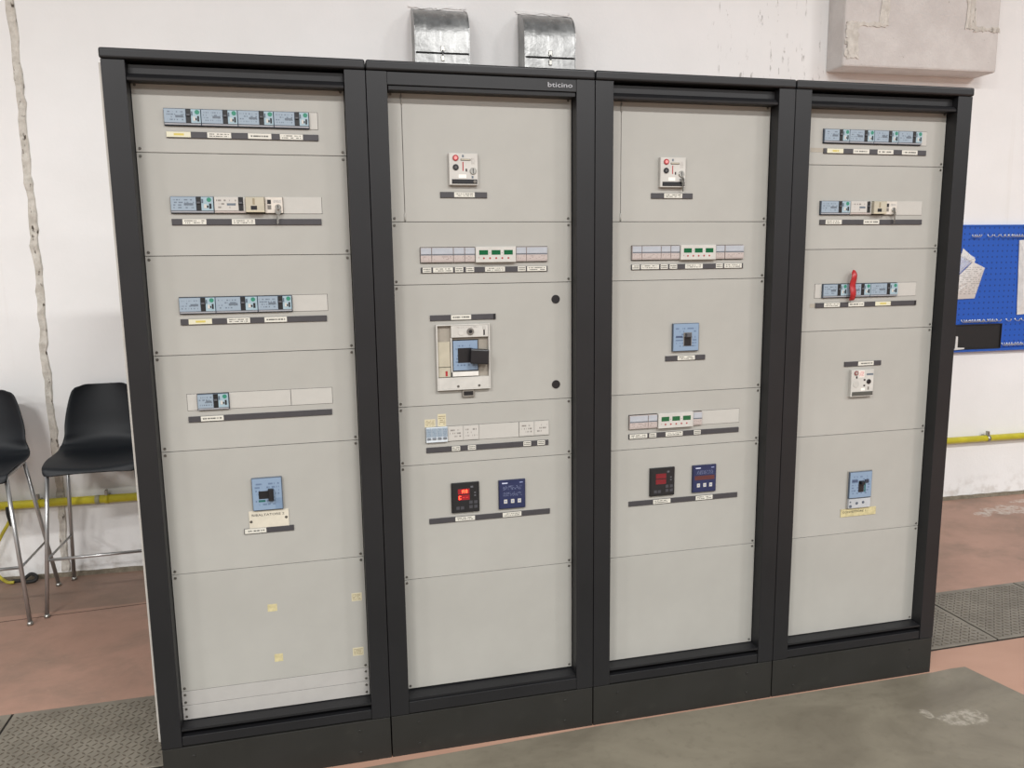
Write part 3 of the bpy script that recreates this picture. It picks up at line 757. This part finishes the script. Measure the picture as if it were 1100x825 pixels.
# --- cabinet 4
c = CABS[3]
aperture(c, 84, 75, 521, 125)
for k in range(4): breaker(c, 84+102.6*k, 76, 84+102.6*(k+1), 123)
blank(c, 495, 75, 521, 125)
P(c, 'end_card', 36, 141, 88, 156, 0, .6, mat('taupe_card', '9a9387', .6), .1)
strip(c, 88, 521, 142, ((101, 168, 'y'), (209, 276, '1'), (311, 378, '1'), (415, 482, '1')))
ku, kv = din_row2(c, 3, 84, 327)
key(3, ku, kv, 15, 'small silver key hanging from the key switch of the rightmost cabinet', -.15)
strip(c, 86, 522, 393, ((109, 176, ''), (268, 335, '1')))
aperture(c, 80, 626, 517, 677)
blank(c, 80, 626, 108, 677); breaker(c, 109, 627, 210, 676); breaker(c, 210, 627, 310, 676); breaker(c, 310, 627, 430, 676); blank(c, 431, 626, 517, 677)
P(c, 'end_card', 62, 697, 84, 711, 0, .8, mat('taupe_card', '9a9387', .6), .1)
strip(c, 84, 520, 695, ((119, 186, ''), (223, 290, '1'), (339, 406, 'y')), end=True)
strip(c, 221, 381, 920, ((279, 347, '1'),))
d = P(c, 'trip_mechanism', 245, 951, 343, 1054, 0, 15, WHITE, 1)
b = DISC(d, 'red_button', 20, 12, 9, 3, mat('dark_red', '7d4a48', .4), .8); DISC(b, 'button_cap', 9, 9, 5, .6, mat('grey_cap', '9b8f89', .4), .3)
Q(d, 'red_text', 32, 3, 56, 29, .2, REDPRINT, .05); Q(d, 'printed_text', 66, 15, 95, 22, .2, mat('dark_print', '5b646e', .5), .05)
Q(d, 'status_window', 20, 24, 26, 33, .3, BLACK, .1); DISC(d, 'round_cap', 22, 55, 13, 1.2, BLANK, .5)
DISC(d, 'key_switch', 76, 46, 9, 4, BLACK, 1); Q(d, 'printed_mark', 54, 36, 62, 43, .2, BLACK, .05); Q(d, 'printed_mark', 54, 58, 62, 64, .2, BLACK, .05)
Q(d, 'status_window', 73, 66, 79, 78, .3, mat('slot_grey', '6b6660', .5), .1); Q(d, 'rating_sticker', 44, 70, 62, 80, .2, mat('sticker_white', 'e2ded6', .5), .05)
Q(d, 'charging_handle', 6, 84, 96, 99, 2.4, mat('handle_olive', '4a4944', .5), 1.2)
P(c, 'breaker_frame', 262, 1349, 372, 1500, 0, 2.5, mat('frame_taupe', '8c877f', .5), .4)
d, f = mccb_face(c, 266, 1352, 100, 105)
Q(f, 'toggle_slot', 38, 34, 62, 80, .6, BLACK); Q(f, 'toggle', 44, 36, 58, 48, 13, BLACK, 2); Q(f, 'lever', 64, 30, 82, 44, 3, mat('ink_blue_dark', '27303f', .4), .8)
Q(f, 'green_window', 64, 46, 70, 80, .5, TEAL, .1); Q(f, 'rating_label', 8, 30, 34, 38, .3, mat('ink_blue', '3d4a63', .5), .05)
lo = P(c, 'trip_adjuster', 266, 1460, 364, 1497, 2.4, 12, mat('adjuster_grey', 'a9abad', .4), 1)
for su, sv, r in ((7, 11, 3), (36, 17, 5.5), (64, 15, 5.5), (8, 28, 6)): DISC(lo, 'dial', su, sv, r, 1.5, mat('dial_grey', '4e5662', .4), .4, seg=14)
yt = P(c, 'tape_label', 240, 1501, 398, 1532, 0, 2.8, YELL, .1)
obj('lettering', text_mesh('CONVETTORE 1', .011, mat('ink', '2b2a28', .6), .0002, .104), yt, (PL+.300, D-.0031, PT-1.5135))

# red strap hanging over the breakers of cabinet 4
def strap():
    bm = bmesh.new(); rows = []; n = 18
    for i in range(n+1):
        t = i/n; z = .112*(1-t) - .003
        hw = .0095 + .003*math.sin(t*math.pi*.9) if t > .08 else .004 + .006*t/.08
        y = -.010*math.sin(math.pi*t) - .0005 - (.0045*math.sin(3*math.pi*t))**1 if t > 0 else -.0005
        y = min(y, -.0012)
        cx = .006*(1-t) - .003*math.sin(t*4)
        rows.append([bm.verts.new((cx+x, y+yy, z)) for x, yy in ((-hw, 0), (-hw*.3, -.003), (hw*.5, -.002), (hw, .0005), (hw, .002), (-hw, .002))])
    for a, b in zip(rows, rows[1:]):
        for k in range(6): bm.faces.new((a[k], a[(k+1) % 6], b[(k+1) % 6], b[k]))
    bm.faces.new(rows[0]); bm.faces.new(rows[-1][::-1])
    return bm_mesh('strap', bm, REDTAG, True)
st = single('red_strap', strap(), 'glossy red strap hanging over the blue breakers of the rightmost cabinet', 'strap', (3*W+PL+.224, D-.0155, PT-.685))

# ------------------------------------------------------------------ things on and by the wall
def hood(s0, s1, zt, zb, dp, label):
    t = thing('duct_hood', label, 'duct', wallpt((s0+s1)/2, 0, zb), -TH, 'galvanised duct hoods above the cabinets')
    wd = s1-s0; hz = 2.792-zb; top = zt-zb; bm = bmesh.new(); th = .002
    prof = [(0, top)]
    for k in range(9):
        a = math.pi/2*k/8; prof.append((-(dp-.15)-.15*math.sin(a), top-.012-.15*(1-math.cos(a)) if k else top-.006))
    prof += [(-dp, hz+.004)]
    def sweep(bm, prof, x0, x1):
        a = [bm.verts.new((x0, y, z)) for y, z in prof]; b = [bm.verts.new((x1, y, z)) for y, z in prof]
        for i in range(len(prof)-1): bm.faces.new((a[i], b[i], b[i+1], a[i+1]))
        return a, b
    a, b = sweep(bm, prof, -wd/2+.005, wd/2-.005)
    obj('curved_sheet', bm_mesh('sheet', bm, GALV, True), t)
    for sx in (-1, 1):
        bm = bmesh.new(); pf = [(0, top+.003)] + [(y*1.005, z+.003) for y, z in prof[1:]] + [(-dp, 0), (0, 0)]
        v = [bm.verts.new((sx*(wd/2-.0045), y, z)) for y, z in pf]; w2 = [bm.verts.new((sx*wd/2, y, z)) for y, z in pf]
        bm.faces.new(v); bm.faces.new(w2[::-1])
        for i in range(len(pf)): j = (i+1) % len(pf); bm.faces.new((v[i], v[j], w2[j], w2[i]))
        obj('side_sheet', bm_mesh('side', bm, GALV), t)
    obj('front_sheet', box_mesh(-wd/2+.005, wd/2-.005, -dp+.001, -dp+.004, 0, hz-.006, GALV, 0), t)
    obj('joint_gap', box_mesh(-wd/2+.006, wd/2-.006, -dp+.006, -dp+.010, hz-.02, hz+.02, DARK, 0), t)
    cl = obj('latch', box_mesh(-.011, .011, -dp-.006, -dp, hz+.008, hz+.035, STEEL, .002, 1), t)
    obj('latch', box_mesh(-.009, .009, -dp-.006, -dp+.001, hz-.040, hz-.012, STEEL, .002, 1), t)
    obj('latch_pin', box_mesh(-.004, .004, -dp-.009, -dp-.004, hz-.015, hz+.014, BLACK, .001, 1), t)
    return t
hood(1.125, 1.420, 3.055, 2.35, .16, 'left galvanised sheet metal duct hood on the wall above the second cabinet')
hood(1.722, 2.012, 3.055, 2.35, .16, 'right galvanised sheet metal duct hood on the wall, nearer the concrete block')
for a, b in ((1.105, 1.44), (1.70, 2.035)):
    obj('plaster_patch', ragged_patch(a+.012, b-.02, 3.062, 3.074, -.001, WALL), wall)
# yellow gas pipe along the wall
pipe = thing('yellow_pipe', 'yellow painted pipe running along the foot of the white wall', 'pipe', wallpt(0, .045, .436), -TH)
obj('pipe', tube_mesh([(-3.5, 0, 0), (8, 0, 0)], .0225, YPIPE, 16), pipe)
for s in (-.955, -.615, .9, 2.4, 3.9, 5.013):
    k = obj('pipe_clamp', tube_mesh([(-.011, 0, 0), (.011, 0, 0)], .0255, STEEL if s > 0 else YPIPE, 16), pipe, (s, 0, 0))
    obj('bolt', box_mesh(-.007, .007, -.012, .012, .020, .050, STEEL, .001, 1), k, (s, 0, 0))
    obj('wall_bracket', box_mesh(-.008, .008, .020, .045, -.02, .02, STEEL, .001, 1), k, (s, 0, 0))
obj('joint_band', tube_mesh([(-.012, 0, 0), (.012, 0, 0)], .0235, mat('worn_tape', '9d9a80', .6), 16), pipe, (-.66, 0, 0))
# earth cable dropping from the pipe to the floor
pts = [wallpt(-1.095, .035, .405), wallpt(-1.105, .04, .35), wallpt(-1.15, .05, .27), wallpt(-1.20, .06, .16), wallpt(-1.19, .06, .075), wallpt(-1.145, .06, .018), wallpt(-1.11, .055, .010)]
cb = single('earth_cable', tube_mesh(spline(pts), .0085, mat('yellow_green_cable', 'b5a832', .5, vary=.25, scale=20), 10), 'yellow earth cable looping down from the pipe to the floor', 'cable')
pts = [wallpt(-1.12, .04, .012), wallpt(-1.07, .05, .018), wallpt(-1.03, .045, .045), wallpt(-1.0, .05, .03), wallpt(-1.01, .06, .011), wallpt(-1.06, .07, .011)]
single('black_cable', tube_mesh(spline(pts), .0095, RUBBER, 10), 'short black cable end curled on the floor by the wall', 'cable')
pts = [wallpt(-1.092, .076, .437), wallpt(-1.092, .08, .40), wallpt(-1.088, .06, .33)]
single('cable_tie', tube_mesh(spline(pts), .010, RUBBER, 8), 'black cable sleeve strapped to the yellow pipe behind the left stool', 'cable sleeve')

# blue pegboard and what hangs on it
pb = thing('pegboard', 'blue perforated tool board on the white wall at the right', 'pegboard', wallpt(4.55, 0, 1.05), -TH)
obj('perforated_panel', box_mesh(0, 1.55, -.030, -.022, .012, .827, PEG, .001, 1), pb)
BLUEB = mat('blue_sheet_edge', '1f58b4', .45)
obj('lower_rail', box_mesh(0, 1.55, -.042, -.0005, -.006, .012, BLUEB, .001, 1), pb); obj('upper_rail', box_mesh(0, 1.55, -.034, -.0005, .827, .838, BLUEB, .001, 1), pb)
obj('spacer', box_mesh(.02, .06, -.022, -.0005, .02, .82, BLUEB, 0), pb); obj('spacer', box_mesh(1.49, 1.53, -.022, -.0005, .02, .82, BLUEB, 0), pb)
def hook_mesh():
    pts = [(0, 0, .012), (0, -.006, 0), (0, -.03, -.004), (0, -.042, .010)]
    return tube_mesh(spline(pts, 4), .0035, mat('zinc_hook', 'dcdcda', .3, .5), 6)
HK = hook_mesh()
def hooks(svals, z, label, grp):
    for s in svals:
        o = single('pegboard_hook', HK, label, 'hook', wallpt(s, .030, z), -TH, grp)
hooks((4.78, 4.80, 4.815, 4.90, 4.95, 5.0, 5.03, 5.06, 5.09, 5.11, 5.13, 5.15, 5.17, 5.19), 1.812, 'small zinc hook on the upper row of the blue pegboard', 'upper pegboard hooks')
hooks((4.745, 4.765, 4.785, 4.81, 4.83, 4.85, 4.875, 4.89, 4.92, 4.95, 4.97, 4.99, 5.02, 5.10, 5.17, 5.22), 1.25, 'small zinc hook on the lower row of the blue pegboard', 'lower pegboard hooks')
hooks((5.08, 5.10, 5.12, 5.14, 5.16, 5.19, 5.21, 5.235), 1.085, 'small zinc clip along the bottom rail of the blue pegboard', 'bottom rail clips')
def sheet(pts, th, m, crumple=.006, bulge=.02):
    """thin crumpled sheet from an outline in (x,z), with thickness"""
    bm = bmesh.new(); n = len(pts); cx = sum(p[0] for p in pts)/n; cz = sum(p[1] for p in pts)/n
    rings = []
    for k in (1.0, .66, .33):
        ring = []
        for i in range(n):
            for sub in range(3):
                a, b = pts[i], pts[(i+1) % n]; t = sub/3
                x, z = a[0]+(b[0]-a[0])*t, a[1]+(b[1]-a[1])*t
                ring.append((cx+(x-cx)*k, -bulge*(1-k*k)-random.uniform(0, crumple), cz+(z-cz)*k))
        rings.append(ring)
    F = [[bm.verts.new(p) for p in r] for r in rings]; c = bm.verts.new((cx, -bulge-.004, cz)); m2 = len(F[0])
    Bk = [bm.verts.new((p[0], th, p[2])) for p in rings[0]]
    for a, b in zip(F, F[1:]):
        for i in range(m2): j = (i+1) % m2; bm.faces.new((a[i], a[j], b[j], b[i]))
    for i in range(m2):
        j = (i+1) % m2; bm.faces.new((F[-1][i], F[-1][j], c)); bm.faces.new((Bk[i], Bk[j], F[0][j], F[0][i]))
    bm.faces.new(Bk); return bm_mesh('sheet', bm, m)
def clear_mat():
    m, nt, p = base('clear_film'); p.inputs['Base Color'].default_value = (.9, .92, .95, 1); p.inputs['Roughness'].default_value = .15
    p.inputs['Alpha'].default_value = .35
    c = coords(nt); bump(nt, p, noise(nt, c, 25, 4), .8, .01); return m
bag = thing('document_bag', 'clear plastic bag of folded papers hanging on the blue pegboard', 'document bag', wallpt(4.70, .036, 1.40), -TH)
obj('folded_paper', sheet([(-.06, 0), (.128, .004), (.192, .205), (.095, .245), (-.06, .11)], .003, PAPERP, .004, .018), bag)
obj('film', sheet([(-.05, .13), (.09, .25), (.10, .275), (.015, .315), (-.05, .25)], .002, clear_mat(), .012, .012), bag)
obj('folded_corner', sheet([(.0, .285), (.105, .235), (.113, .262), (.012, .335)], .003, PAPER, .003, .006), bag)
single('paper_sheet', sheet([(.03, 0), (.20, .01), (.18, .51), (0, .50), (.015, .25)], .003, PAPER, .003, .03), 'white curled paper sheet on the blue pegboard at the picture edge', 'paper', wallpt(5.147, .036, 1.285), -TH)
bt = thing('black_tray', 'black flat tray leaning on the bottom rail of the blue pegboard', 'tray', wallpt(4.87, .036, 1.0625), -TH)
obj('back', box_mesh(-.20, .185, -.006, 0, 0, .168, mat('matt_black_tray', '1b1b1c', .5), .002, 1), bt)
for r in ((-.20, -.194, 0, .168), (.179, .185, 0, .168), (-.194, .179, 0, .006), (-.194, .179, .162, .168)): obj('rim', box_mesh(r[0], r[1], -.014, -.006, r[2], r[3], mat('matt_black_tray', '1b1b1c', .5), .001, 1), bt)
pc = [(-.02, 0), (.055, .004), (.06, .012), (.004, .016), (.002, .09), (-.012, .092), (-.014, .012)]
bm = bmesh.new(); f_ = [bm.verts.new((x, -.006, z)) for x, z in pc]; b_ = [bm.verts.new((x, 0, z)) for x, z in pc]
bm.faces.new(f_); bm.faces.new(b_[::-1])
for i_ in range(len(pc)): j_ = (i_+1) % len(pc); bm.faces.new((f_[j_], f_[i_], b_[i_], b_[j_]))
single('angle_bracket', bm_mesh('bracket', bm, PAPER), 'white angle bracket standing before the black tray on the pegboard', 'bracket', wallpt(4.702, .052, 1.0625), -TH)

# ------------------------------------------------------------------ bar stools
def shell_mesh():
    prof = spline([(-.225, .700, 0), (-.20, .722, 0), (-.10, .735, 0), (.03, .733, 0), (.11, .745, 0), (.165, .785, 0), (.19, .85, 0), (.208, .95, 0), (.222, 1.035, 0), (.228, 1.075, 0)], 5)
    n = len(prof); nx = 14; vs = []; fs = []
    for i, p in enumerate(prof):
        t = i/(n-1)
        if t < .5: hw = .205 + .018*math.sin(math.pi*min(1, t/.32)*.5) - .012*max(0, (t-.32)/.18)
        else: hw = .211 - .020*min(1, (t-.5)/.12) - .068*max(0, (t-.68)/.32)**1.3
        if t < .06: hw -= .02*(1-t/.06)**2
        for k in range(nx+1):
            u = -1+2*k/nx; x = u*hw; e = abs(u)**2.2
            lift = .014*e*(1 if .08 < t < .5 else .4); fwd = .045*e*min(1, max(0, (t-.42)/.2))
            zr = -.020*max(0, abs(u)-.75)/.25 if t > .97 else (-.006*max(0, abs(u)-.8)/.2 if t > .93 else 0)
            vs.append((x, p.x - fwd, p.y + lift + zr - (.012*e if t < .05 else 0)))
    for i in range(n-1):
        for k in range(nx): a = i*(nx+1)+k; fs.append((a, a+1, a+nx+2, a+nx+1))
    me = mesh_from('shell', vs, fs, SHELL, True); return me
SHM = shell_mesh()
def stool(x, y, rz, label):
    t = thing('bar_stool', label, 'stool', (x, y, 0), rz, 'bar stools by the wall')
    s = obj('seat_shell', SHM, t); md = s.modifiers.new('thickness', 'SOLIDIFY'); md.thickness = .010; md.offset = 0
    sd = s.modifiers.new('smooth', 'SUBSURF'); sd.levels = 1; sd.render_levels = 1
    for sx in (-1, 1):
        fp, bp = (sx*.245, -.245), (sx*.240, .235)
        ft, bk = (sx*.195, -.190, .716), (sx*.182, .105, .716)
        for (fx, fy), tp in ((fp, ft), (bp, bk)):
            lg = obj('leg', tube_mesh([(fx, fy, .012), (fx+(tp[0]-fx)*.5, fy+(tp[1]-fy)*.5, .364), tp], .0098, CHROME, 12), t)
            obj('foot_glide', tube_mesh([(fx, fy, 0), (fx, fy, .008), (fx, fy, .018)], .012, STEEL, 12, rr=[.014, .0135, .010]), lg)
        q = .27/.716
        f3 = (sx*(.245-.05*q), -.245+.055*q, .282); b3 = (sx*(.240-.058*q), .235-.130*q, .270)
        obj('foot_rail', tube_mesh([f3, b3], .006, CHROME, 10), t)
        if sx > 0: obj('foot_rail', tube_mesh([(-f3[0], f3[1], f3[2]), f3], .0075, CHROME, 10), t)
        obj('seat_rail', tube_mesh([ft, (ft[0], ft[1]+.02, .719), (bk[0], bk[1]-.02, .719), bk], .0085, CHROME, 10), t)
        obj('screw', tube_mesh([(sx*.185, -.150, .730), (sx*.185, -.150, .7375)], .006, STEEL, 10), s)
    return t
stool(-.565, 1.79, .03, 'dark plastic bar stool nearest the cabinet, half hidden behind its side')
stool(-1.105, 1.71, .02, 'dark plastic bar stool cut off by the left picture edge')
